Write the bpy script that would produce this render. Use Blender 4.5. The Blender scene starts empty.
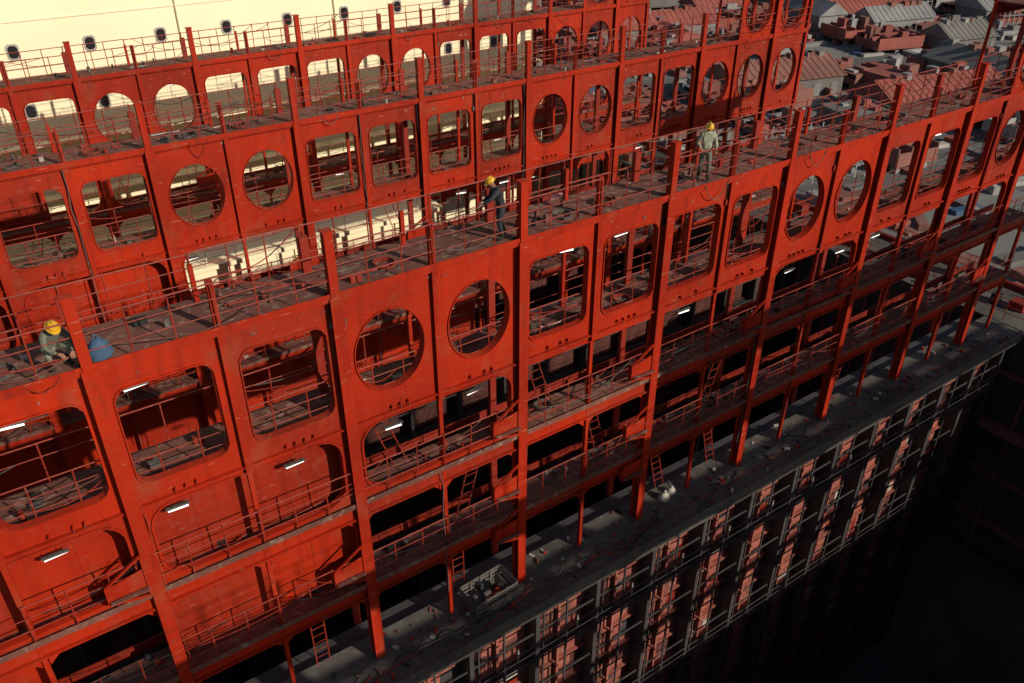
import bpy, math, random
from mathutils import Vector, Matrix
random.seed(7)
sc=bpy.context.scene
sc.view_settings.view_transform='Standard'
try: sc.view_settings.look='None'
except: pass
sc.view_settings.exposure=0
# ---------------------------------------------------------------- materials
def mat_paint(name, base, dark=None, dust=None, rough=0.5, streak=0.5, dustamt=0.3, bump=0.06, scale=1.0, spec=0.3, scratch=0.0):
    m=bpy.data.materials.new(name); m.use_nodes=True
    nt=m.node_tree; N=nt.nodes; L=nt.links
    bs=N['Principled BSDF']; bs.inputs['Roughness'].default_value=rough
    bs.inputs['Specular IOR Level'].default_value=spec
    if dark is None: dark=[c*0.55 for c in base]
    if dust is None: dust=[0.25,0.16,0.12]
    tc=N.new('ShaderNodeTexCoord')
    def noise(sc_,det,mapping=None):
        n=N.new('ShaderNodeTexNoise'); n.inputs['Scale'].default_value=sc_; n.inputs['Detail'].default_value=det
        if mapping:
            mp=N.new('ShaderNodeMapping'); mp.inputs['Scale'].default_value=mapping
            L.new(tc.outputs['Object'],mp.inputs['Vector']); L.new(mp.outputs[0],n.inputs['Vector'])
        else: L.new(tc.outputs['Object'],n.inputs['Vector'])
        return n
    def ramp(src,a,b,v0=0,v1=1):
        r=N.new('ShaderNodeMapRange'); r.inputs[1].default_value=a; r.inputs[2].default_value=b
        r.inputs[3].default_value=v0; r.inputs[4].default_value=v1
        L.new(src,r.inputs[0]); return r.outputs[0]
    def mix(f,a,b):
        x=N.new('ShaderNodeMix'); x.data_type='RGBA'
        L.new(f,x.inputs[0])
        if isinstance(a,(list,tuple)): x.inputs[6].default_value=(*a[:3],1)
        else: L.new(a,x.inputs[6])
        if isinstance(b,(list,tuple)): x.inputs[7].default_value=(*b[:3],1)
        else: L.new(b,x.inputs[7])
        return x.outputs[2]
    n1=noise(0.28*scale,7); n2=noise(1.0*scale,6,(3.2,3.2,0.18)); n3=noise(5*scale,9)
    c=mix(ramp(n1.outputs[0],0.38,0.66,0,0.7),base,dark)
    c=mix(ramp(n2.outputs[0],0.50,0.72,0,streak),c,dark)
    c=mix(ramp(n3.outputs[0],0.54,0.74,0,dustamt),c,dust)
    if scratch>0:
        n4=noise(1.0,8,(2.0,2.0,14.0)); 
        c=mix(ramp(n4.outputs[0],0.65,0.70,0,scratch),c,(0.40,0.17,0.12))
        n5=noise(0.9,10,(1.3,1.3,1.0))
        c=mix(ramp(n5.outputs[0],0.58,0.72,0,0.45),c,(0.25,0.06,0.03))
        n6=noise(1.6,10,(2.5,2.5,0.5))
        c=mix(ramp(n6.outputs[0],0.60,0.74,0,0.5),c,(0.10,0.012,0.008))
    L.new(c,bs.inputs['Base Color'])
    L.new(ramp(n3.outputs[0],0.3,0.7,rough-0.1,min(1,rough+0.2)),bs.inputs['Roughness'])
    bp=N.new('ShaderNodeBump'); bp.inputs['Strength'].default_value=bump; bp.inputs['Distance'].default_value=0.02
    L.new(n3.outputs[0],bp.inputs['Height']); L.new(bp.outputs[0],bs.inputs['Normal'])
    return m
RED=mat_paint('red_hull_paint',(0.375,0.0215,0.0045),(0.205,0.0105,0.0035),(0.22,0.035,0.015),0.55,0.65,0.35,scratch=0.4,spec=.18)
REDB=mat_paint('red_hull_paint_fresh',(0.42,0.0245,0.005),(0.24,0.012,0.0035),(0.24,0.036,0.015),0.5,0.55,0.3,scratch=0.3,spec=.18)
REDC=mat_paint('red_hull_paint_dull',(0.315,0.022,0.007),(0.175,0.0115,0.0045),(0.22,0.05,0.03),0.6,0.7,0.4,scratch=0.5,spec=.18)
RED2=mat_paint('red_paint_aged',(0.25,0.019,0.008),(0.15,0.012,0.006),(0.20,0.06,0.04),0.6,0.6,0.4)
RAIL=mat_paint('rail_paint',(0.28,0.026,0.012),(0.16,0.015,0.010),(0.30,0.15,0.11),0.55,0.5,0.55,scale=2)
DECK=mat_paint('walkway_deck',(0.17,0.066,0.050),(0.08,0.028,0.022),(0.30,0.205,0.165),0.85,0.4,0.8)
GREY=mat_paint('dirty_steel_deck',(0.110,0.100,0.092),(0.050,0.044,0.041),(0.21,0.18,0.155),0.85,0.4,0.6)
HOLDR=mat_paint('hold_primer',(0.33,0.10,0.075),(0.18,0.05,0.04),(0.36,0.24,0.20),0.8,0.8,0.6,scale=1.6)
HOLDD=mat_paint('hold_primer_shaded',(0.10,0.03,0.025),(0.05,0.018,0.015),(0.12,0.08,0.07),0.8,0.8,0.6)  # hold primer darkened: shade behind the front bridge put into the colour
HOLDG=mat_paint('cell_guide_steel',(0.06,0.058,0.062),(0.032,0.03,0.032),(0.11,0.065,0.055),0.6,0.5,0.4)
CREAM=mat_paint('cream_superstructure_paint',(0.90,0.82,0.58),(0.84,0.75,0.51),(0.76,0.65,0.44),0.55,0.3,0.2,bump=0.03)
DARK=mat_paint('dark_rubber',(0.02,0.02,0.022),None,(0.06,0.05,0.05),0.6)
WHITE=mat_paint('white_sheet',(0.42,0.39,0.36),(0.28,0.26,0.24),(0.33,0.22,0.18),0.6,0.3,0.4,scale=3)
PINK=mat_paint('pink_tarp',(0.62,0.36,0.36),(0.42,0.14,0.14),(0.7,0.6,0.58),0.6,0.3,0.5,scale=4)
BLUE=mat_paint('blue_paint',(0.05,0.11,0.20),None,(0.15,0.15,0.15),0.6)
CONC=mat_paint('yard_concrete_hazed',(0.19,0.187,0.18),(0.11,0.108,0.105),(0.26,0.24,0.22),0.9,0.3,0.6,scale=0.12)  # ground tone lightened, distance haze put into the colour
ROAD=mat_paint('yard_road',(0.12,0.12,0.122),(0.09,0.09,0.09),(0.17,0.165,0.16),0.9,0.2,0.4,scale=0.2)
BR=[mat_paint('block_primer_hazed_%d'%i,c,None,(0.24,0.20,0.19),0.85,0.5,0.5,scale=0.4) for i,c in enumerate(
   [(0.30,0.085,0.068),(0.25,0.11,0.09),(0.19,0.18,0.17),(0.25,0.25,0.255),(0.20,0.085,0.07),(0.36,0.355,0.35)])]  # muted, lightened primers: far haze put into the block colours
LAMP=bpy.data.materials.new('fluorescent_tube'); LAMP.use_nodes=True
b=LAMP.node_tree.nodes['Principled BSDF']; b.inputs['Base Color'].default_value=(0.8,0.8,0.8,1)
b.inputs['Emission Color'].default_value=(1,0.97,0.92,1); b.inputs['Emission Strength'].default_value=1.4
GLASS=bpy.data.materials.new('window_glass'); GLASS.use_nodes=True
b=GLASS.node_tree.nodes['Principled BSDF']; b.inputs['Base Color'].default_value=(0.02,0.02,0.025,1); b.inputs['Roughness'].default_value=0.15
# ---------------------------------------------------------------- builder
class B:
    def __init__(s): s.v=[];s.f=[];s.m=[];s.M=None
    def add(s,vs,fs,mat):
        o=len(s.v)
        if s.M is not None: vs=[tuple(s.M@Vector(v)) for v in vs]
        s.v+=vs; s.f+=[tuple(i+o for i in f) for f in fs]; s.m+=[mat]*len(fs)
    def box(s,x0,x1,y0,y1,z0,z1,mat):
        vs=[(x,y,z) for x in (x0,x1) for y in (y0,y1) for z in (z0,z1)]
        s.add(vs,[(0,1,3,2),(4,6,7,5),(0,4,5,1),(2,3,7,6),(0,2,6,4),(1,5,7,3)],mat)
    def tube(s,p,q,r,mat,n=5,r2=None):
        p=Vector(p);q=Vector(q);d=(q-p)
        if d.length<1e-6:return
        d.normalize(); a=d.orthogonal().normalized(); c=d.cross(a)
        r2=r if r2 is None else r2
        vs=[tuple(p+(a*math.cos(t)+c*math.sin(t))*r) for t in [2*math.pi*i/n for i in range(n)]]
        vs+=[tuple(q+(a*math.cos(t)+c*math.sin(t))*r2) for t in [2*math.pi*i/n for i in range(n)]]
        fs=[(i,(i+1)%n,n+(i+1)%n,n+i) for i in range(n)]+[tuple(range(n))[::-1],tuple(range(n,2*n))]
        s.add(vs,fs,mat)
    def poly(s,pts,mat,r=0.02,n=5):
        for a,b_ in zip(pts[:-1],pts[1:]): s.tube(a,b_,r,mat,n)
    def prism(s,pts,off,mat):
        n=len(pts); o=Vector(off)
        vs=[tuple(p) for p in pts]+[tuple(Vector(p)+o) for p in pts]
        s.add(vs,[tuple(range(n))[::-1],tuple(range(n,2*n))]+[(i,(i+1)%n,n+(i+1)%n,n+i) for i in range(n)],mat)
    def panel(s,x0,x1,z0,z1,y,t,kind,hx,hz,cx,cz,r,mat,rim=0.1,N=56):
        angs=[2*math.pi*i/N for i in range(N)]
        for X in (x0,x1):
            for Z in (z0,z1): angs.append(math.atan2(Z-cz,X-cx)%(2*math.pi))
        angs=sorted(set(round(a,5) for a in angs)); n=len(angs)
        def inside(px,pz):
            if kind=='oval': return (px/hx)**2+(pz/hz)**2<1
            qx=max(abs(px)-(hx-r),0);qz=max(abs(pz)-(hz-r),0)
            return abs(px)<hx and abs(pz)<hz and math.hypot(qx,qz)<r
        inn=[];out=[]
        for a in angs:
            c,sn=math.cos(a),math.sin(a)
            lo,hi=0,max(hx,hz)*1.6
            for _ in range(26):
                mid=(lo+hi)/2
                if inside(c*mid,sn*mid): lo=mid
                else: hi=mid
            inn.append((cx+c*lo,cz+sn*lo))
            ts=[]
            if c>1e-6: ts.append((x1-cx)/c)
            if c<-1e-6: ts.append((x0-cx)/c)
            if sn>1e-6: ts.append((z1-cz)/sn)
            if sn<-1e-6: ts.append((z0-cz)/sn)
            tt=min(ts); out.append((cx+c*tt,cz+sn*tt))
        vs=[(p[0],y,p[1]) for p in out]+[(p[0],y,p[1]) for p in inn]+[(p[0],y+t,p[1]) for p in out]+[(p[0],y+t,p[1]) for p in inn]
        fs=[]
        for i in range(n):
            j=(i+1)%n
            fs+=[(i,j,n+j,n+i),(2*n+j,2*n+i,3*n+i,3*n+j),(n+i,n+j,3*n+j,3*n+i)]
        s.add(vs,fs,mat)
        if rim>0: # flange round the opening
            k=0.972
            i2=[(cx+(p[0]-cx)*k,cz+(p[1]-cz)*k) for p in inn]
            i1=[(cx+(p[0]-cx)*0.998,cz+(p[1]-cz)*0.998) for p in inn]
            ya,yb=y-0.04,y+t+rim
            vs=[(p[0],ya,p[1]) for p in i1]+[(p[0],ya,p[1]) for p in i2]+[(p[0],yb,p[1]) for p in i1]+[(p[0],yb,p[1]) for p in i2]
            fs=[]
            for i in range(n):
                j=(i+1)%n
                fs+=[(i,j,n+j,n+i),(2*n+j,2*n+i,3*n+i,3*n+j),(n+i,n+j,3*n+j,3*n+i),(j,i,2*n+i,2*n+j)]
            s.add(vs,fs,mat)
    def obj(s,name,parent=None,smooth=False):
        me=bpy.data.meshes.new(name); me.from_pydata(s.v,[],s.f)
        used=[];mp={}
        for m in s.m:
            if m.name not in mp: mp[m.name]=len(used); used.append(m)
        for m in used: me.materials.append(m)
        me.polygons.foreach_set('material_index',[mp[m.name] for m in s.m])
        if smooth: me.polygons.foreach_set('use_smooth',[True]*len(s.f))
        me.update(); o=bpy.data.objects.new(name,me); sc.collection.objects.link(o)
        if parent: o.parent=parent
        return o
def empty(name,loc=(0,0,0),rz=0):
    e=bpy.data.objects.new(name,None); e.location=loc; e.rotation_euler=(0,0,rz); sc.collection.objects.link(e); return e
# ---------------------------------------------------------------- lashing bridges
P=2.6; X0=11.38
ZL=[-9.1,-12.55,-15.3,-18.3,-21.4]
def rail(b,x0,x1,y,z,h=1.1,mat=RAIL,step=0.87,skip=0):
    n=max(1,round((x1-x0)/step))
    for i in range(n+1):
        x=x0+(x1-x0)*i/n
        dx=random.uniform(-.03,.03)
        b.tube((x,y,z),(x+dx,y+random.uniform(-.03,.03),z+h+.02),0.019,mat)
    for k,hh in enumerate((h,h*0.68,h*0.36)):
        if random.random()<skip: continue
        b.tube((x0,y,z+hh+random.uniform(-.015,.015)),(x1,y,z+hh+random.uniform(-.02,.02)),0.019 if k==0 else 0.013,mat)
def sag(b,p,q,d,r,mat,n=7):
    pts=[]
    for i in range(n+1):
        t=i/n
        pts.append((p[0]+(q[0]-p[0])*t,p[1]+(q[1]-p[1])*t,p[2]+(q[2]-p[2])*t-4*d*t*(1-t)))
    b.poly(pts,mat,r,4)
def ladder(b,x,y,z0,z1,lean=0.7,mat=RAIL):
    for s_ in (-.2,.2): b.tube((x+s_-lean/2,y,z0),(x+s_+lean/2,y,z1),0.02,mat)
    n=int((z1-z0)/0.3)
    for i in range(1,n):
        t=i/n; xx=x-lean/2+lean*t; z=z0+(z1-z0)*t
        b.tube((xx-.2,y,z),(xx+.2,y,z),0.012,mat,4)
def bridge(y0,xo,k0,k1,ovals,closed2,closed3,closed4,detail=True,tallk=None,dz0=0):
    e=empty('lashing_bridge'); e.location.z=dz0
    pl=B();co=B();dk=B();ra=B();lm=B();ex=B()
    yB=y0+1.5
    if tallk is None: tallk=k1-2
    X=lambda k:X0+xo+P*k
    for i in range(k0,k1):
        x0,x1=X(i),X(i+1); cx=(x0+x1)/2
        tall = i>=tallk
        def tier1(zt,zb):
            rm=random.choice((RED,RED,REDB,REDC))
            if i in ovals: pl.panel(x0,x1,zb,zt,y0,0.05,'oval',0.97,1.17,cx,zt-1.87,0,rm,0.16)
            else: pl.panel(x0,x1,zb,zt,y0,0.05,'rr',1.04,1.28,cx,zt-1.9,0.33,rm,0.14)
        tier1(ZL[0],ZL[1]-0.2)
        if tall:
            tier1(ZL[0]+3.3,ZL[0]+0.002)
            dk.box(x0,x1,y0-.12,yB+.12,ZL[0]+3.302,ZL[0]+3.36,DECK)
            rail(ra,x0,x1,y0-.08,ZL[0]+3.36); rail(ra,x0,x1,yB+.08,ZL[0]+3.36)
            pl.box(x0,x1,yB,yB+.05,ZL[0]+2.8,ZL[0]+3.3,RED)
        pl.box(x0,x1,y0-.08,y0-.002,ZL[0]-0.10,ZL[0]-0.04,RED)
        pl.box(x0,x1,y0-.10,y0-.002,ZL[1]-.24,ZL[1]-.201,RED)
        # weld seams
        if i%2==0: pl.box(x0+.02,x1-.02,y0-.006,y0-.001,ZL[0]-.52,ZL[0]-.505,RED2)
        pl.box(x0,x1,yB,yB+.05,ZL[0]-.55,ZL[0]-.003,RED)
        for z in ZL[1:4]: pl.box(x0,x1,yB,yB+.05,z-.35,z-.003,RED2)
        for li,z in enumerate(ZL[:4]):
            dk.box(x0,x1,y0+.055 if li in(1,) else y0-.14,(yB+.12 if li<2 else y0+.95) if detail else (yB if li<1 else y0+.35),z,z+.05,DECK)
            if not detail and li>0: continue
            if li==0:
                rail(ra,x0,x1,y0-.10,z+.05,skip=.05); rail(ra,x0,x1,yB+.08,z+.05,skip=.05)
                pl.box(x0,x1,y0-.15,y0-.142,z-.04,z+.16,RED)
            else:
                rail(ra,x0,x1,y0+.22 if li==1 else y0-.10,z+.05,skip=.08)
                if li==1: rail(ra,x0,x1,yB+.08,z+.05,skip=.2,step=1.3)
                if li>1: dk.box(x0,x1,y0-.15,y0-.141,z-.05,z+.12,DECK)
        for t in (2,3,4):
            zt=ZL[t-1]-(.2 if t==2 else 0); zb=ZL[t]
            if t>2:
                rm=random.choice((RED,REDB,REDC))
                pl.box(x0,x1,y0-.02,y0+.03,zt-.48,zt-.003,rm)
                pl.box(x0,x1,y0-.12,y0-.022,zt-.50,zt-.46,rm)
            cl={2:closed2,3:closed3,4:closed4}[t]
            if i in cl:
                pl.box(x0,x1,y0+.48,y0+.53,zb+.05,zt,random.choice((RED,REDB,REDC)))
                pl.box(x0+P*.5-.008,x0+P*.5+.008,y0+.470,y0+.479,zb+.05,zt,RED2)
                if random.random()<.5: pl.box(x0,x1,y0+.471,y0+.4795,zb+1.3,zb+1.315,RED2)
            elif detail and random.random()<.25:
                ladder(ra,cx+random.uniform(-.5,.5),y0+random.uniform(.4,.85),zb+.05,zt,random.choice((-.8,0,.8)))
        if i%2==0 and (i<0 or i in (4,8)) and i+1<k1:
            xa,xb=x0,X(i+2)
            pl.panel(xa,xb,ZL[2]+.0,ZL[1]-.2,y0-.001,0.05,'rr',P-.24,1.10,(xa+xb)/2,(ZL[2]+ZL[1]-.2)/2+.0,.6,RED,.12,N=96)
        elif not (i%2==1 or i%2==-1) or i>0:
            if not(i%2 and (i-1) in(4,8)): pl.box(x0,x1,y0,y0+.05,ZL[1]-.5,ZL[1]-.203,RED)
        if detail:
            for s_ in (-.35,-.12,.12,.35):
                if random.random()<.75:
                    pl.box(cx+s_-.015,cx+s_+.015,y0-.10,y0-.002,ZL[1]-.13,ZL[1]-.04,RED)
                    if random.random()<.6: ex.tube((cx+s_,y0-.08,ZL[1]-.11),(cx+s_+random.uniform(-.03,.03),y0-.08,ZL[1]-.11-random.uniform(.1,.22)),.012,random.choice((GREY,RAIL)))
            for _ in range(3):
                s_=random.uniform(-1.15,1.15); zz=ZL[0]-random.choice((.25,.35,.45,3.35))
                if random.random()<.5: ex.box(cx+s_,cx+s_+random.uniform(.04,.2),y0-.012,y0-.003,zz,zz+random.uniform(.03,.1),random.choice((RAIL,DECK,RED2,HOLDR)))
            if random.random()<.3:
                s_=random.choice((-1.17,1.12)); ex.box(cx+s_,cx+s_+.1,y0-.07,y0-.003,ZL[0]-.8,ZL[0]-.62,random.choice((GREY,RED2,DARK)))
                ex.tube((cx+s_+.05,y0-.03,ZL[0]-.62),(cx+s_+.05,y0-.03,ZL[0]-.1),.012,DARK,4)
            if random.random()<.35:
                a=cx+random.uniform(-1,.2); sag(ex,(a,y0-.17,ZL[0]+.1),(a+random.uniform(.4,1.1),y0-.17,ZL[0]+.1),random.uniform(.2,.6),.013,random.choice((DARK,GREY,RAIL,DECK)),9)
        for t in (1,2,3,4):
            if detail and random.random()<((.35 if t<3 else .7) if y0<20 else .15):
                z=ZL[t-1]-(.80,.85,.66,.66)[t-1]; yy=y0+random.uniform(.10,.22); xx=cx+random.uniform(-.9,.3)
                a=random.uniform(-.05,.05)
                lm.box(xx-.04,xx+.50,yy-.03,yy+.05,z+.03,z+.08,GREY)
                lm.tube((xx,yy,z),(xx+.46,yy,z+a),.023,LAMP,6)
                lm.tube((xx+.1,yy,z+.05),(xx+.1,yy,ZL[t-1]),.008,DARK,4); lm.tube((xx+.4,yy,z+.05),(xx+.4,yy,ZL[t-1]),.008,DARK,4)
    for k in range(k0,k1+1):
        x=X(k); tall=k>=tallk; dz=(3.3 if tall else 0)
        if k%2==0:
            w=.15; top=ZL[0]+1.62+dz; zc=ZL[0]+.05+dz
            co.box(x-w,x+w,y0-.20,y0-.165,ZL[4],zc,RED)
            co.box(x-w*.3,x+w*.3,y0-.165,y0-.002,ZL[4],zc-.02,RED)
            co.box(x-w*.9,x+w*.9,y0+.052,y0+.18,ZL[4],zc,RED)
            co.box(x-.105,x+.105,y0-.18,y0+.03,zc,top,RED)
            co.box(x-.13,x+.13,y0-.20,y0+.05,top,top+.04,RED)
        else:
            w=.085; top=ZL[0]+1.18+dz; zc=ZL[0]+.05+dz
            co.box(x-w,x+w,y0-.12,y0-.09,ZL[1]-.4,zc,RED)
            co.box(x-.02,x+.02,y0-.09,y0-.003,ZL[1]-.4,zc,RED)
            co.box(x-.07,x+.07,y0-.05,y0+.08,zc,top,RED)
            co.box(x-.055,x+.055,y0-.035,y0+.09,ZL[4],ZL[1]-.4,RED)
        if detail:
            if k%2==0: co.box(x-w*.7,x+w*.7,yB-.14,yB-.002,ZL[4],zc+.9,RED2)
            else: co.box(x-.05,x+.05,yB-.10,yB-.002,ZL[1],zc+.9,RED)
        for z in ZL[2:4]:
            for s_ in (-1,1):
                pts=[(x+s_*w*.9,y0+.035,z-.48),(x+s_*(w+.4),y0+.035,z-.48),(x+s_*w*.9,y0+.035,z-.88)]
                if s_<0: pts=pts[::-1]
                co.prism(pts,(0,.03,0),RED)
        if k%2==0 and detail and k>=-5:
            for z in (ZL[2]+.15,ZL[3]+.75,ZL[3]-1.0) if k in (0,2) else (random.choice((ZL[2]+.1,ZL[3]+.4)),):
                if k not in (0,2) and random.random()<.5: continue
                ya=y0-.20
                pts=[(x-.16,ya,z),(x-.16,ya,z+1.25),(x-1.02,ya,z+.72),(x-1.02,ya,z+.22)]
                for a_,b_ in zip(pts,pts[1:]+pts[:1]): co.tube(a_,b_,.04,RED,4)
                co.prism([(x-.16,ya+.01,z+.1),(x-.16,ya+.01,z+.85),(x-1.0,ya+.01,z+.68),(x-1.0,ya+.01,z+.24)],(0,.02,0),RED)
                co.box(x-1.02,x-.99,ya+.031,y0-.003,z+.22,z+.72,RED)
                co.box(x-1.0,x-.17,ya-.16,ya-.05,z+.3,z+.33,DECK)
        if detail and random.random()<.6:
            xx=x+random.choice((-1,1))*(w+.04)
            z1=random.choice(ZL[:3]); pts=[(xx+random.uniform(-.04,.04),y0-.1,z1-j*.7) for j in range(int((z1-ZL[4])/.7))]
            if len(pts)>2: ex.poly(pts,random.choice((DARK,GREY,RAIL)),.016,4)
    for i in range(k0,k1):
        for li in range(4):
            if not detail: continue
            z=ZL[li]+.05; yd=1.35 if li<2 else .85
            for _ in range(3):
                if random.random()<.6:
                    a=X(i)+random.uniform(0,1); bb=a+random.uniform(1.2,3.4)
                    yy=random.choice((y0-.13 if li!=1 else y0+.2, yB+.06 if li<2 else y0-.12))
                    if bb<X(k1): sag(ex,(a,yy,z+random.choice((.4,.75,1.1))),(bb,yy,z+random.choice((.4,.75,1.1))),random.uniform(.08,.35),.013,random.choice((DARK,DARK,GREY,RAIL,RAIL,DECK,RED2)))
            for _ in range(6):
                if random.random()<.6:
                    xx=X(i)+random.uniform(.3,2.3); yy=y0+random.uniform(.3,yd); w=random.uniform(.03,.15); h=random.uniform(.04,.2)
                    mm=random.choice((GREY,DARK,WHITE,RED2,RED2,DECK,DECK,GREY,RAIL))
                    rr=random.random()
                    if rr<.4: ex.box(xx-w,xx+w,yy-w*.6,yy+w*.6,z,z+h,mm)
                    elif rr<.7: ex.tube((xx,yy,z),(xx,yy,z+h+.1),w*.5,mm,8)
                    else: ex.tube((xx-.5,yy,z+.03),(xx+random.uniform(.1,.6),yy+random.uniform(-.2,.1),z+.04),.025,mm)
            if random.random()<.5:
                xx=X(i)+random.uniform(.5,2.1); yy=y0+random.uniform(.5,.65)
                pts=[(xx+math.cos(t*.7)*(.28+.02*math.sin(t)),yy+math.sin(t*.7)*.28,z+.03+t*.004) for t in range(24)]
                ex.poly(pts,random.choice((DARK,RAIL,GREY)),.018,4)
    pl.obj('plate_panels',e);co.obj('columns',e);dk.obj('walkway_decks',e);ra.obj('railings',e)
    if lm.v: lm.obj('work_lamps',e)
    if ex.v: ex.obj('cables_and_fittings',e)
    return e
OV={-8,-7,-2,-1,4,5,9,10}
D1,D2,D3,D0=16.0,29.3,41.6,-1.7
LC=set(range(-9,-2))
bridge(D1,0,-7,11,OV,LC,LC-{-5},{-7,-6,-5})
bridge(D2,-0.65,-7,11,OV|{8},set(range(-9,-2)),set(range(-9,2)),set(range(-9,3)),dz0=-.2)
bridge(D3,-.6,-6,11,{-2,-1,3,4,8,9,10},{-6,-5,-4},set(),set(),dz0=-.5)
bridge(D0,0,-4,14,OV,set(),set(),set(),detail=False,tallk=5)  # unseen bridge behind camera; tall bays and shallow decks shaped for its shadow
# ---------------------------------------------------------------- cross decks and hold bulkheads
def bulkhead(y0,front,name='hold_bulkhead'):
    e=empty(name); b=B(); g=B()
    XA,XB=-16,41.2; zt=ZL[4]-.05
    yp=y0-.45; yg=y0-1.05
    PM=HOLDR if front else HOLDD  # rear bulkheads take the primer with shade in its colour
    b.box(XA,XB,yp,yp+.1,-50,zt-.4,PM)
    d=B(); d.box(XA,XB,y0-1.25,y0+.75,zt-.38,zt,GREY)
    d.box(XA,XB,y0-1.29,y0-1.252,zt-.5,zt+.08,GREY)
    d.box(XA,XB,y0+.75,y0+1.6,zt-.38,zt-.3,HOLDG)
    k=-11
    rnd=random.Random(3)
    while X0+P*k<XB:
        x=X0+P*k
        g.box(x-.08,x+.08,yg-.10,yg+.10,-50,zt-.4,HOLDG)
        g.box(x-.02,x+.02,yg+.10,yp-.001,-50,zt-.4,HOLDG)
        if front:
            g.box(x+P/2-.05,x+P/2+.05,yp-.2,yp-.002,-50,zt-.4,PM)
            g.box(x+P/2-.03,x+P/2+.03,yg-.03,yg+.03,-50,zt-.4,HOLDG)
            g.box(x+.28,x+.33,yg-.03,yg+.03,-50,zt-.4,HOLDG)
        k+=1
    z=zt-1.6; j=0
    while z>-49:
        g.box(XA,XB,yg-.02,yg+.02,z-.03,z+.03,HOLDG)
        g.box(XA,XB,yp-.15,yp-.003,z-.03,z+.03,PM)
        if j%4==1:
            g.box(XA,XB,yg+.125,yp-.16,z-.12,z-.08,HOLDG)
            if front: rail(g,XA,XB,yg-.14,z,1.0,HOLDG,1.3)
        z-=1.45;j+=1
    if front:
        for _ in range(620):
            xx=rnd.uniform(2,40);zz=rnd.uniform(-38,-22.3);w=rnd.uniform(.05,.6)
            yy=yp-rnd.choice((.012,.016,.02,.008))
            g.box(xx-w,xx+w,yy,yp-.001,zz-w*rnd.uniform(.3,1.6),zz+w*.5,rnd.choice((RED2,HOLDG,DECK,WHITE,HOLDD,HOLDG,BR[0],HOLDD,RED2)))
        for i in range(-2,11):
            xc=X0+P*(i+.5)
            for zz in (-24.4,-30):
                n=20
                pts=[(xc+.5*math.cos(6.2832*t/n)-.62,yp-.03,zz+.5*math.sin(6.2832*t/n)) for t in range(n+1)]
                if (i*3+int(zz))%2: g.poly(pts,WHITE if i%3==0 else HOLDR,.035)
            if rnd.random()<.7: g.box(xc+.8,xc+.86,yp-.25,yp-.2,-24.6,-24.0,WHITE)
    b.obj('plating',e); g.obj('cell_guides',e); d.obj('cross_deck',e)
    return e
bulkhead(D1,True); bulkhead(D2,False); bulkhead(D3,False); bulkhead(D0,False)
c=B()
rnd=random.Random(11)
for _ in range(240):
    x=rnd.uniform(4,40); y=rnd.uniform(D1-1.1,D1+.7); w=rnd.uniform(.02,.08);h=rnd.uniform(.01,.10)
    z=ZL[4]-.05
    c.M=Matrix.Translation((x,y,z))@Matrix.Rotation(rnd.uniform(0,3),4,'Z')
    c.box(-w*1.5,w*1.5,-w*.7,w*.7,0,h,rnd.choice((GREY,DARK,WHITE,RED2,DECK,DECK,HOLDG,RAIL)))
c.M=None
for _ in range(50):
    x=rnd.uniform(4,38); a=rnd.uniform(-.3,.3)
    c.tube((x,D1-.8+a,ZL[4]-.01),(x+rnd.uniform(.8,3),D1-.7-a*.5,ZL[4]-.01),.018,rnd.choice((RAIL,GREY,DECK,DARK)))
for _ in range(34):
    x=rnd.uniform(4,38);q=rnd.uniform(-.3,.6)
    pts=[(x+t*.25,D1-.75+q+.2*math.sin(t*1.1+x),ZL[4]-.02) for t in range(10)]
    c.poly(pts,rnd.choice((DARK,GREY,DECK)),.014,4)
c.obj('loose_cables_and_scrap')
def crate(x,y,z,L=1.4,W=.8,H=.55,m=GREY):
    b=B()
    b.box(0,L,0,W,.08,.12,m)
    for i in range(5): b.box(L*i/4-.03,L*i/4+.03,-.02,.02,.0,H,m); b.box(L*i/4-.03,L*i/4+.03,W-.02,W+.02,0,H,m)
    for h in (.2,.38,H-.04):
        b.box(-.02,L+.02,-.035,-.022,h-.05,h+.04,m);b.box(-.02,L+.02,W+.022,W+.035,h-.05,h+.04,m)
        b.box(-.045,-.032,0,W,h-.05,h+.04,m);b.box(L+.032,L+.045,0,W,h-.05,h+.04,m)
    for _ in range(10):
        a=random.uniform(.1,L-.4);c_=random.uniform(.1,W-.2)
        b.box(a,a+random.uniform(.1,.3),c_,c_+.12,.12,random.uniform(.3,.5),random.choice((DARK,GREY,RED2,DECK)))
    o=b.obj('steel_crate'); o.location=(x,y,z); o.rotation_euler=(0,0,.06); return o
crate(9.4,D1-.55,ZL[4]-.05,1.6,.9,.55,GREY)
def lump(b,c,rx,ry,rz,mat,seed):
    rr=random.Random(seed);n,m=18,9;vs=[];fs=[]
    off=[[rr.uniform(.86,1.1) for _ in range(n)] for _ in range(m+1)]
    for j in range(m+1):
        ph=math.pi/2*j/m
        for i in range(n):
            th=2*math.pi*i/n; k=off[j][i]
            vs.append((c[0]+rx*k*math.cos(ph)*math.cos(th),c[1]+ry*k*math.cos(ph)*math.sin(th),c[2]+rz*math.sin(ph)*(.9+.1*k)))
    for j in range(m):
        for i in range(n): fs.append((j*n+i,j*n+(i+1)%n,(j+1)*n+(i+1)%n,(j+1)*n+i))
    b.add(vs,fs,mat)
for (x,y,s_) in ((18.1,D1+.1,.24),(18.55,D1+.2,.2)):
    t=B(); lump(t,(0,0,0),s_,s_*.8,s_*1.3,WHITE,int(x*10)); t.tube((0,0,s_*1.2),(0.03,0,s_*1.6),s_*.25,WHITE,7); o=t.obj('sandbag',None,True); o.location=(x,y,ZL[4]-.05)
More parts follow.
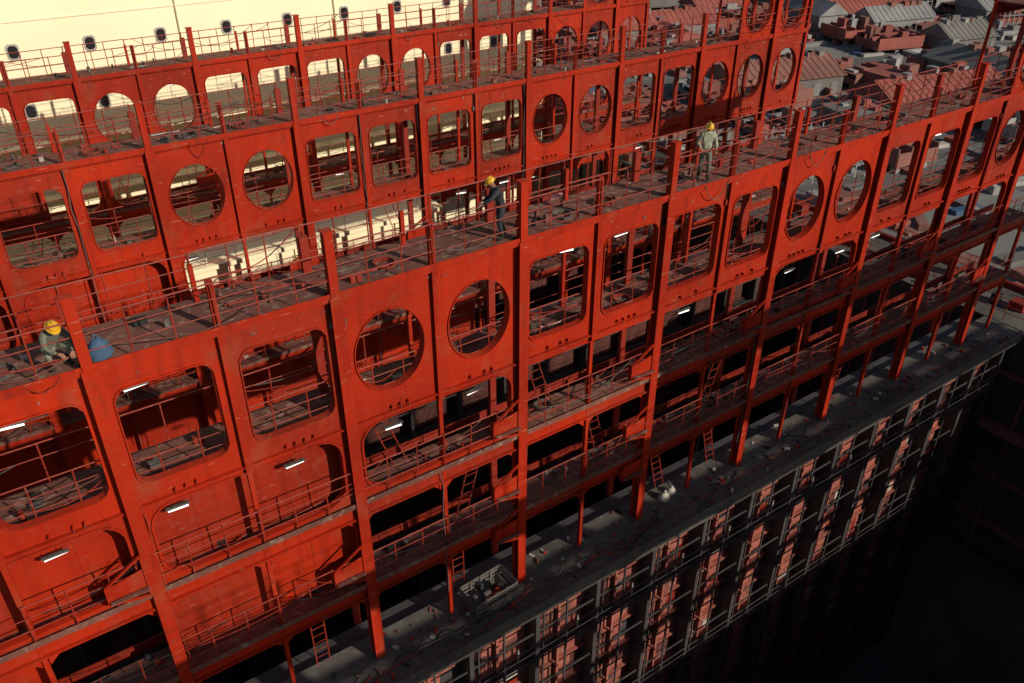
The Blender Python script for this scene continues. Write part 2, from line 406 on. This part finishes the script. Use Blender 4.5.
t=B(); lump(t,(0,0,0),.25,.17,.42,BLUE,9); t.tube((-.1,0,.36),(0,0,.52),.015,BLUE); t.tube((.1,0,.36),(0,0,.52),.015,BLUE); o=t.obj('blue_tool_bag',None,True); o.location=(1.3,D1+.25,ZL[0]+.05)
# ---------------------------------------------------------------- hull side
e=empty('ship_hull_side'); b=B()
XH=41.2
b.box(XH,XH+.12,-20,62,-50,ZL[4]-.1,HOLDG)
b.box(XH-.0,XH+4,-20,62,ZL[4]-.1,ZL[4]-.03,GREY)
b.box(XH+4,XH+4.1,-20,62,-50,ZL[4]-.1,RED2)
b.box(XH+3.9,XH+4.15,-20,62,ZL[4]-.1,ZL[4]+.25,RED2)
for j in range(9):
    z=ZL[4]-2.4-j*3
    b.box(XH-1.1 if j%3==1 else XH-.5,XH-.002,-20,D1-.5,z-.05,z,HOLDR)
for j in range(34):
    y=-20+j*2.4
    b.box(XH-.22,XH-.003,y-.04,y+.04,-50,ZL[4]-.12,HOLDR)
b.box(XH-7,XH-.3,-20,D1-.46,-50,-42,GREY); b.box(XH-3.2,XH-.31,-20,D1-.47,-41.998,-35,GREY)
b.obj('plating',e)
r=B()
for j in range(40):
    y=-20+j*2
    r.tube((XH+3.7,y,ZL[4]-.03),(XH+3.7,y,ZL[4]+1.1),.025,RAIL); r.tube((XH+.3,y,ZL[4]-.03),(XH+.3,y,ZL[4]+1.1),.025,RAIL)
for h in (.4,.75,1.1):
    r.tube((XH+3.7,-20,ZL[4]+h),(XH+3.7,60,ZL[4]+h),.022,RAIL); r.tube((XH+.3,-20,ZL[4]+h),(XH+.3,60,ZL[4]+h),.022,RAIL)
for _ in range(60):
    x=XH+random.uniform(.6,3.4);y=random.uniform(2,50);w=random.uniform(.1,.4)
    r.box(x-w,x+w,y-w,y+w,ZL[4]-.03,ZL[4]+random.uniform(.1,.9),random.choice((GREY,RED2,DARK,RED2,DECK)))
r.obj('side_deck_railings',e)
f=B(); f.box(-20,XH,-20,62,-50.4,-50,HOLDG); f.obj('tank_top',e)
# ---------------------------------------------------------------- superstructure
e=empty('ship_superstructure'); b=B(); w=B()
YS=50.0; XR=36.6
b.box(-12,XR,YS,YS+12,-40,8,CREAM)
for row in range(-3,3):
    zz=-9.75+row*3.0 
    xx=0.6
    while xx<XR-1:
        xx+=3.62
        if xx>XR-1: break
        if row!=0 and random.random()<.25: continue
        for (hx,hz,y_,m_) in ((.30,.38,YS-.04,WHITE),(.22,.30,YS-.07,GLASS)):
            q=.11
            pts=[(xx-hx+q,y_,zz-hz),(xx+hx-q,y_,zz-hz),(xx+hx,y_,zz-hz+q),(xx+hx,y_,zz+hz-q),(xx+hx-q,y_,zz+hz),(xx-hx+q,y_,zz+hz),(xx-hx,y_,zz+hz-q),(xx-hx,y_,zz-hz+q)]
            w.prism(pts,(0,.03,0),m_)
    w.box(-12,XR,YS-.06,YS-.003,zz-1.62,zz-1.56,CREAM)
for x in (3,12.5,21.7,30.8): w.tube((x,YS-.1,-30),(x,YS-.1,8),.05,CREAM)
for row in (-3,-2,-1):
    zz=-9.75+row*3-1.56
    w.box(-12,XR,YS-1.2,YS-.003,zz-.02,zz+.05,CREAM); rail(w,-12,XR,YS-1.15,zz+.05,1.05,CREAM,1.4)
b.obj('walls',e); w.obj('windows_and_trim',e)
e=empty('added_cream_house'); b=B()  # added house, stands in for sunlit cream wall showing between the bridges
b.box(4,19.5,34.6,39.5,-26,-16.6,CREAM); b.box(3.8,19.7,34.4,39.7,-16.598,-16.4,CREAM)
for i in range(6):
    xx=5.4+i*2.6; b.box(xx-.3,xx+.3,34.56,34.597,-18.6,-17.8,GLASS); b.box(xx+1.2,xx+1.24,34.5,34.597,-26,-16.6,CREAM)
rail(b,3.9,19.6,34.5,-16.4,1.0,CREAM,1.3)
b.obj('walls',e)
t=B(); e=empty('tarpaulin_bundle')
zp=ZL[2]+.05-.2
t.box(19.3,25.2,D2-2.4,D2-.16,zp-.15,zp-.01,RED)
lump(t,(20.6,D2-1.2,zp),.95,.8,1.0,PINK,1);lump(t,(22.0,D2-1.3,zp),.8,.7,1.3,PINK,2);lump(t,(23.6,D2-1.2,zp),1.2,.85,1.25,RED2,3);lump(t,(24.1,D2-1.5,zp),.7,.6,1.0,PINK,5);lump(t,(21.2,D2-1.7,zp),.5,.4,.7,WHITE,6)
t.obj('covers',e); r=B(); rail(r,19.3,25.2,D2-2.35,zp-.01); r.obj('platform_railing',e)
# ---------------------------------------------------------------- shipyard beyond
g=B(); g.add([(-3000,-1500,-46),(5000,-1500,-46),(5000,6000,-46),(-3000,6000,-46)],[(0,1,2,3)],CONC); g.obj('ground')
rd=B(); ang=math.radians(-14); MR=Matrix.Rotation(ang,4,'Z')
rd.M=Matrix.Translation((150,120,0))@MR
for j in range(-3,12):
    rd.add([(-400,j*62-5,-45.99),(900,j*62-5,-45.99),(900,j*62+5,-45.99),(-400,j*62+5,-45.99)],[(0,1,2,3)],ROAD)
for j in range(-2,8):
    rd.add([(j*105-5,-300,-45.98),(j*105+5,-300,-45.98),(j*105+5,900,-45.98),(j*105-5,900,-45.98)],[(0,1,2,3)],ROAD)
rd.obj('road')
h=B(); rn=random.Random(21)
def hullblock(b,x,y,rz,L,W,H,mat):
    b.M=Matrix.Translation((x,y,-46))@Matrix.Rotation(rz,4,'Z')
    z0=1.2
    for sx in (-.4,0,.4):
        for sy in (-.35,.35): b.box(L*sx-.5,L*sx+.5,W*sy-.5,W*sy+.5,0,z0,BR[3])
    b.box(-L/2,L/2,-W/2,W/2,z0,z0+.3,mat)
    kind=rn.random()
    nx=max(3,int(L/2.2)); ny=max(2,int(W/2.6))
    for i in range(nx+1):
        x_=-L/2+L*i/nx; hh=H*(rn.uniform(.6,1) if kind<.5 else 1)
        b.box(x_-.12,x_+.12,-W/2,W/2,z0+.3,z0+hh,mat)
    for j in range(ny+1):
        y_=-W/2+W*j/ny
        b.box(-L/2,L/2,y_-.12,y_+.12,z0+.3,z0+H*(.9 if kind<.6 else .6),mat)
    if kind>.7: b.box(-L/2,L/2*rn.uniform(-.2,1),-W/2,W/2,z0+H+.01,z0+H+.2,mat)
    for i in range(rn.randint(2,7)):
        sx=rn.uniform(-.45,.3)*L; sy=rn.uniform(-.45,.3)*W
        b.box(sx,sx+rn.uniform(.5,3),sy,sy+rn.uniform(.5,2),z0+H*.6,z0+H+rn.uniform(.4,1.8),rn.choice(BR+[mat,mat,mat]))
    if rn.random()<.35: # scaffold
        for q in range(6):
            xx=-L/2+L*q/5
            b.box(xx-.08,xx+.08,-W/2-1.3,-W/2-1.15,0,H+2,BR[5])
        for zz in (2,4,6): 
            if zz<H+2: b.box(-L/2,L/2,-W/2-1.3,-W/2-.3,zz,zz+.12,BR[3])
    b.M=None
for gi in range(-7,40):
    for gj in range(-6,38):
        lx=gi*12.5+rn.uniform(-3,3); ly=gj*10.5+rn.uniform(-2,2)
        q=(ly+5)%62
        if q<10: continue
        if (lx+5)%105<10: continue
        p=Matrix.Translation((150,120,0))@MR@Vector((lx,ly,0))
        if p.x<54 or p.x>560 or p.y<5 or p.y>560: continue
        if rn.random()<.07: continue
        hullblock(h,p.x,p.y,ang+rn.choice((0,0,math.pi/2))+rn.uniform(-.15,.15),rn.uniform(5,13),rn.uniform(4.5,9),rn.uniform(1.0,3.6),rn.choice([BR[0],BR[0],BR[1],BR[1],BR[4],BR[2],BR[3],BR[0],BR[0],BR[5]]))
h.obj('ship_hull_blocks')
s=B()
for _ in range(5000):
    x=rn.uniform(54,460);y=rn.uniform(0,460);w=rn.uniform(.2,1.1);l=w*rn.uniform(1,5);a=rn.uniform(0,3)
    s.M=Matrix.Translation((x,y,-46))@Matrix.Rotation(ang+rn.choice((0,1.57,a)),4,'Z')
    s.box(-l,l,-w,w,0,rn.uniform(.2,1.6),rn.choice(BR+[BR[0],BR[5],BR[0],BR[1],BLUE,WHITE,BR[5]]))
s.M=None
s.obj('stacked_yard_materials')
sheds=[(330,170,40,18),(255,210,34,15),(400,330,50,22),(300,120,34,14),(210,140,24,11),(360,250,40,15),(180,90,20,10),(430,200,46,20),(300,290,40,16)]
for _ in range(26): sheds.append((rn.uniform(140,440),rn.uniform(50,330),rn.uniform(12,28),rn.uniform(8,13)))
for si,(x,y,L,W) in enumerate(sheds):
    b=B(); hh=rn.uniform(3,5); b.box(-L/2,L/2,-W/2,W/2,0,hh,BR[3] if si%2 else BR[2])
    rm=(BR[1],BR[3],BR[0],BR[4],BR[0],BR[1],BR[2])[si%7]
    b.prism([(-L/2-.5,-W/2-.5,hh+.01),(-L/2-.5,W/2+.5,hh+.01),(-L/2-.5,0,hh+3)],(L+1,0,0),rm)
    n=int(L/1.5)
    for i in range(n+1):
        xx=-L/2+L*i/n
        b.prism([(xx,-W/2-.5,hh+.1),(xx,0,hh+3.12),(xx,0,hh+3.03),(xx,-W/2-.5,hh)],(.2,0,0),rm)
    for _ in range(4):
        xx=rn.uniform(-L/2,L/2-2); b.box(xx,xx+rn.uniform(.6,1.6),-.8,.8,hh+2.2,hh+3.6,rn.choice(BR))
    for i in range(6): b.box(-L/2+L*(i+.3)/6,-L/2+L*(i+.7)/6,-W/2-.1,-W/2-.01,0,hh*.7,BR[3])
    o=b.obj('yard_shed'); o.location=(x,y,-46); o.rotation_euler=(0,0,ang+(0 if si%3 else math.pi/2))
# ---------------------------------------------------------------- workers
def simple(name,c,r=.8):
    m=bpy.data.materials.new(name); m.use_nodes=True; bs=m.node_tree.nodes['Principled BSDF']; N=m.node_tree.nodes; L=m.node_tree.links
    n=N.new('ShaderNodeTexNoise'); n.inputs['Scale'].default_value=14; n.inputs['Detail'].default_value=5
    rp=N.new('ShaderNodeValToRGB'); rp.color_ramp.elements[0].position=.35; rp.color_ramp.elements[1].position=.65
    rp.color_ramp.elements[0].color=(*[k*.6 for k in c],1); rp.color_ramp.elements[1].color=(*c,1)
    L.new(n.outputs[0],rp.inputs[0]); L.new(rp.outputs[0],bs.inputs['Base Color']); bs.inputs['Roughness'].default_value=r
    return m
SKIN=simple('skin',(.42,.22,.14),.6); HELM=simple('helmet_yellow',(.75,.42,.02),.35); BOOT=simple('boots',(.02,.018,.015))
HAIR=simple('hair',(.012,.01,.01)); VEST=simple('hi_vis',(.75,.25,.03)); 
def worker(loc,rz,pose,jc,tc,acc=None):
    e=empty('worker',loc,rz)
    if pose=='stand':
        J=dict(pel=(0,0,.95),wai=(0,.01,1.12),che=(0,.03,1.32),nek=(0,.04,1.47),nk2=(0,.05,1.54),hd=(0,.07,1.63),
          sL=(-.17,.03,1.42),eL=(-.27,.02,1.14),wL=(-.22,.24,1.02),sR=(.17,.03,1.42),eR=(.27,.0,1.15),wR=(.24,.22,1.08),
          hL=(-.09,0,.9),kL=(-.12,.05,.5),aL=(-.12,0,.1),tL=(-.14,.16,.045),hR=(.09,0,.9),kR=(.12,.02,.5),aR=(.14,-.06,.1),tR=(.17,.10,.045)); tilt=.25
    elif pose=='reach':
        J=dict(pel=(0,0,.93),wai=(0,.05,1.10),che=(0,.13,1.28),nek=(0,.19,1.42),nk2=(0,.22,1.48),hd=(0,.27,1.56),
          sL=(-.17,.15,1.37),eL=(-.25,.36,1.2),wL=(-.17,.55,1.08),sR=(.17,.15,1.37),eR=(.27,.2,1.1),wR=(.2,.42,1.0),
          hL=(-.09,0,.9),kL=(-.12,.1,.5),aL=(-.12,0,.1),tL=(-.14,.16,.045),hR=(.09,0,.9),kR=(.13,.02,.48),aR=(.14,-.16,.1),tR=(.17,-.0,.045)); tilt=.5
    else:
        J=dict(pel=(0,-.12,.42),wai=(0,-.05,.56),che=(0,.10,.74),nek=(0,.2,.87),nk2=(0,.24,.92),hd=(0,.31,.99),
          sL=(-.17,.14,.82),eL=(-.25,.34,.62),wL=(-.15,.52,.5),sR=(.17,.14,.82),eR=(.25,.34,.64),wR=(.13,.52,.56),
          hL=(-.1,-.1,.4),kL=(-.2,.30,.52),aL=(-.16,.04,.1),tL=(-.18,.22,.045),hR=(.1,-.1,.4),kR=(.2,.28,.46),aR=(.17,.02,.1),tR=(.19,.2,.045)); tilt=.6
    R=dict(pel=.15,wai=.135,che=.155,nek=.075,nk2=.055,sL=.085,eL=.055,wL=.038,sR=.085,eR=.055,wR=.038,hL=.105,kL=.072,aL=.052,tL=.045,hR=.105,kR=.072,aR=.052,tR=.045)
    keys=[k for k in J if k!='hd']
    E=[('pel','wai'),('wai','che'),('che','nek'),('nek','nk2'),('che','sL'),('sL','eL'),('eL','wL'),('che','sR'),('sR','eR'),('eR','wR'),
       ('pel','hL'),('hL','kL'),('kL','aL'),('aL','tL'),('pel','hR'),('hR','kR'),('kR','aR'),('aR','tR')]
    me=bpy.data.meshes.new('sk'); me.from_pydata([J[k] for k in keys],[(keys.index(a),keys.index(b_)) for a,b_ in E],[])
    o=bpy.data.objects.new('sk',me); sc.collection.objects.link(o)
    md=o.modifiers.new('s','SKIN'); 
    for i,k in enumerate(keys):
        sv=me.skin_vertices[0].data[i]; sv.radius=(R[k],R[k]*(.78 if k in('pel','wai','che') else 1)); sv.use_root=(k=='pel')
    sb=o.modifiers.new('u','SUBSURF'); sb.levels=2; sb.render_levels=2
    dg=bpy.context.evaluated_depsgraph_get(); m2=bpy.data.meshes.new_from_object(o.evaluated_get(dg))
    bpy.data.objects.remove(o)
    for m in (jc,tc,SKIN,BOOT,VEST): m2.materials.append(m)
    cls={'pel':1,'wai':0,'che':0,'nek':0,'nk2':2,'sL':0,'sR':0,'eL':0,'eR':0,'wL':0,'wR':0,'hL':1,'hR':1,'kL':1,'kR':1,'aL':3,'aR':3,'tL':3,'tR':3}
    for p in m2.polygons:
        c=p.center; k=min(keys,key=lambda q:(Vector(J[q])-c).length); p.material_index=cls[k]; p.use_smooth=True
        if acc and k in('che','nek') and c.y<J['che'][1]: p.material_index=4
    bo=bpy.data.objects.new('body',m2); sc.collection.objects.link(bo); bo.parent=e
    hb=B(); hb.M=Matrix.Translation(J['hd'])@Matrix.Rotation(-tilt,4,'X')
    def ell(b,c,r,mat,n=16,m=10,lo=-1,chin=False):
        vs=[];fs=[]
        for j in range(m+1):
            ph=-math.pi/2+math.pi*j/m if lo==-1 else math.pi/2*j/m
            for i in range(n):
                th=2*math.pi*i/n; x=r[0]*math.cos(ph)*math.cos(th); y=r[1]*math.cos(ph)*math.sin(th); z=r[2]*math.sin(ph)
                if chin and z<0: x*=1+z*2.5; y=y*(1+z*1.5)+(-z)*.12
                vs.append((c[0]+x,c[1]+y,c[2]+z))
        for j in range(m):
            for i in range(n): fs.append((j*n+i,j*n+(i+1)%n,(j+1)*n+(i+1)%n,(j+1)*n+i))
        b.add(vs,fs,mat)
    ell(hb,(0,0,0),(.075,.092,.115),SKIN,chin=True)
    ell(hb,(0,-.012,.012),(.079,.09,.112),HAIR,lo=0)
    hb.prism([(-.012,.085,.01),(.012,.085,.01),(.016,.10,-.03),(-.016,.10,-.03)],(0,.012,-.004),SKIN)
    for s_ in (-1,1):
        ell(hb,(s_*.03,.083,.008),(.011,.006,.006),HAIR,8,5); ell(hb,(s_*.078,-.002,-.01),(.010,.02,.032),SKIN,8,6)
        hb.tube((s_*.018,.088,.022),(s_*.045,.08,.022),.004,HAIR)
    hb.tube((-.022,.094,-.055),(.022,.094,-.055),.005,BOOT)
    hb.obj('head',e,True)
    he=B(); he.M=hb.M
    ell(he,(0,-.005,.035),(.108,.128,.105),HELM,20,8,lo=0)
    vs=[];n=20
    for k_,z_ in ((.98,.035),(1.18,.03)):
        for i in range(n):
            th=2*math.pi*i/n; ex_=1+.22*max(0,math.sin(th)) if k_>1 else 1
            vs.append((.108*k_*math.cos(th),-.005+.128*k_*ex_*math.sin(th),z_))
    he.add(vs,[(i,(i+1)%n,n+(i+1)%n,n+i) for i in range(n)],HELM)
    he.box(-.012,.012,-.1,.1,.135,.147,HELM)
    he.obj('hard_hat',e,True)
    for s_,wk,ek in ((-1,'wL','eL'),(1,'wR','eR')):
        W=Vector(J[wk]);d=(W-Vector(J[ek])).normalized(); side=d.cross(Vector((0,0,1))).normalized()*(s_); up=d.cross(side)
        if up.z<0: up=-up
        hd=B(); p0=W+d*.02; p1=W+d*.095
        vs=[]
        for pt,wd in ((p0,.028),(p1,.042)):
            for a,c_ in ((-1,-1),(1,-1),(1,1),(-1,1)): vs.append(tuple(pt+side*a*wd+up*c_*.013))
        hd.add(vs,[(0,1,2,3),(7,6,5,4),(0,4,5,1),(1,5,6,2),(2,6,7,3),(3,7,4,0)],SKIN)
        for q,ln in ((-.032,.062),(-.011,.075),(.011,.07),(.032,.055)):
            a=p1+side*q; b1=a+d*ln*.5-up*.008; b2=b1+d*ln*.3-up*.03
            hd.tube(a,b1,.0095,SKIN,6,.009); hd.tube(b1,b2,.009,SKIN,6,.007)
        a=p0+d*.025-side*.03; b1=a+d*.03-side*.025-up*.01; hd.tube(a,b1,.011,SKIN,6,.01); hd.tube(b1,b1+d*.03-up*.015,.01,SKIN,6,.008)
        hd.obj('hand',e)
    return e
KHAKI=simple('khaki_cloth',(.16,.17,.13)); NAVY=simple('navy_cloth',(.025,.028,.04)); GRY=simple('grey_cloth',(.34,.36,.27))
worker((18.25,D1+.30,ZL[0]+.05),math.radians(150),'stand',GRY,KHAKI)
worker((11.0,D1+.30,ZL[0]+.05),math.radians(75),'reach',NAVY,NAVY,True)
worker((.55,D1+.35,ZL[0]+.05),math.radians(195),'crouch',KHAKI,GRY)
# ---------------------------------------------------------------- light
sd=Vector((.42,-1,.54)).normalized()
el=math.asin(sd.z); az=math.atan2(sd.x,sd.y)
w=bpy.data.worlds.new('World'); sc.world=w; w.use_nodes=True; nt=w.node_tree
bg=nt.nodes['Background']; sky=nt.nodes.new('ShaderNodeTexSky'); sky.sky_type='NISHITA'; sky.sun_disc=False
sky.sun_elevation=el; sky.sun_rotation=az; nt.links.new(sky.outputs[0],bg.inputs[0]); bg.inputs[1].default_value=0.06
l=bpy.data.lights.new('sun','SUN'); l.energy=4.3; l.angle=math.radians(.6); l.color=(1,.89,.72)
lo=bpy.data.objects.new('sun',l); sc.collection.objects.link(lo); lo.rotation_euler=sd.to_track_quat('Z','Y').to_euler()
# ---------------------------------------------------------------- camera
yaw=math.radians(55.2); th=math.radians(31.7)
F=Vector((math.cos(th)*math.cos(yaw),math.cos(th)*math.sin(yaw),-math.sin(th)))
R_=Vector((math.sin(yaw),-math.cos(yaw),0)); U=R_.cross(F)
M=Matrix((R_,U,-F)).transposed().to_4x4()
cd=bpy.data.cameras.new('camera'); cd.lens=838/1024*36; cd.sensor_width=36; cd.clip_end=9000; cd.clip_start=.1
co=bpy.data.objects.new('camera',cd); co.matrix_world=M; sc.collection.objects.link(co); sc.camera=co
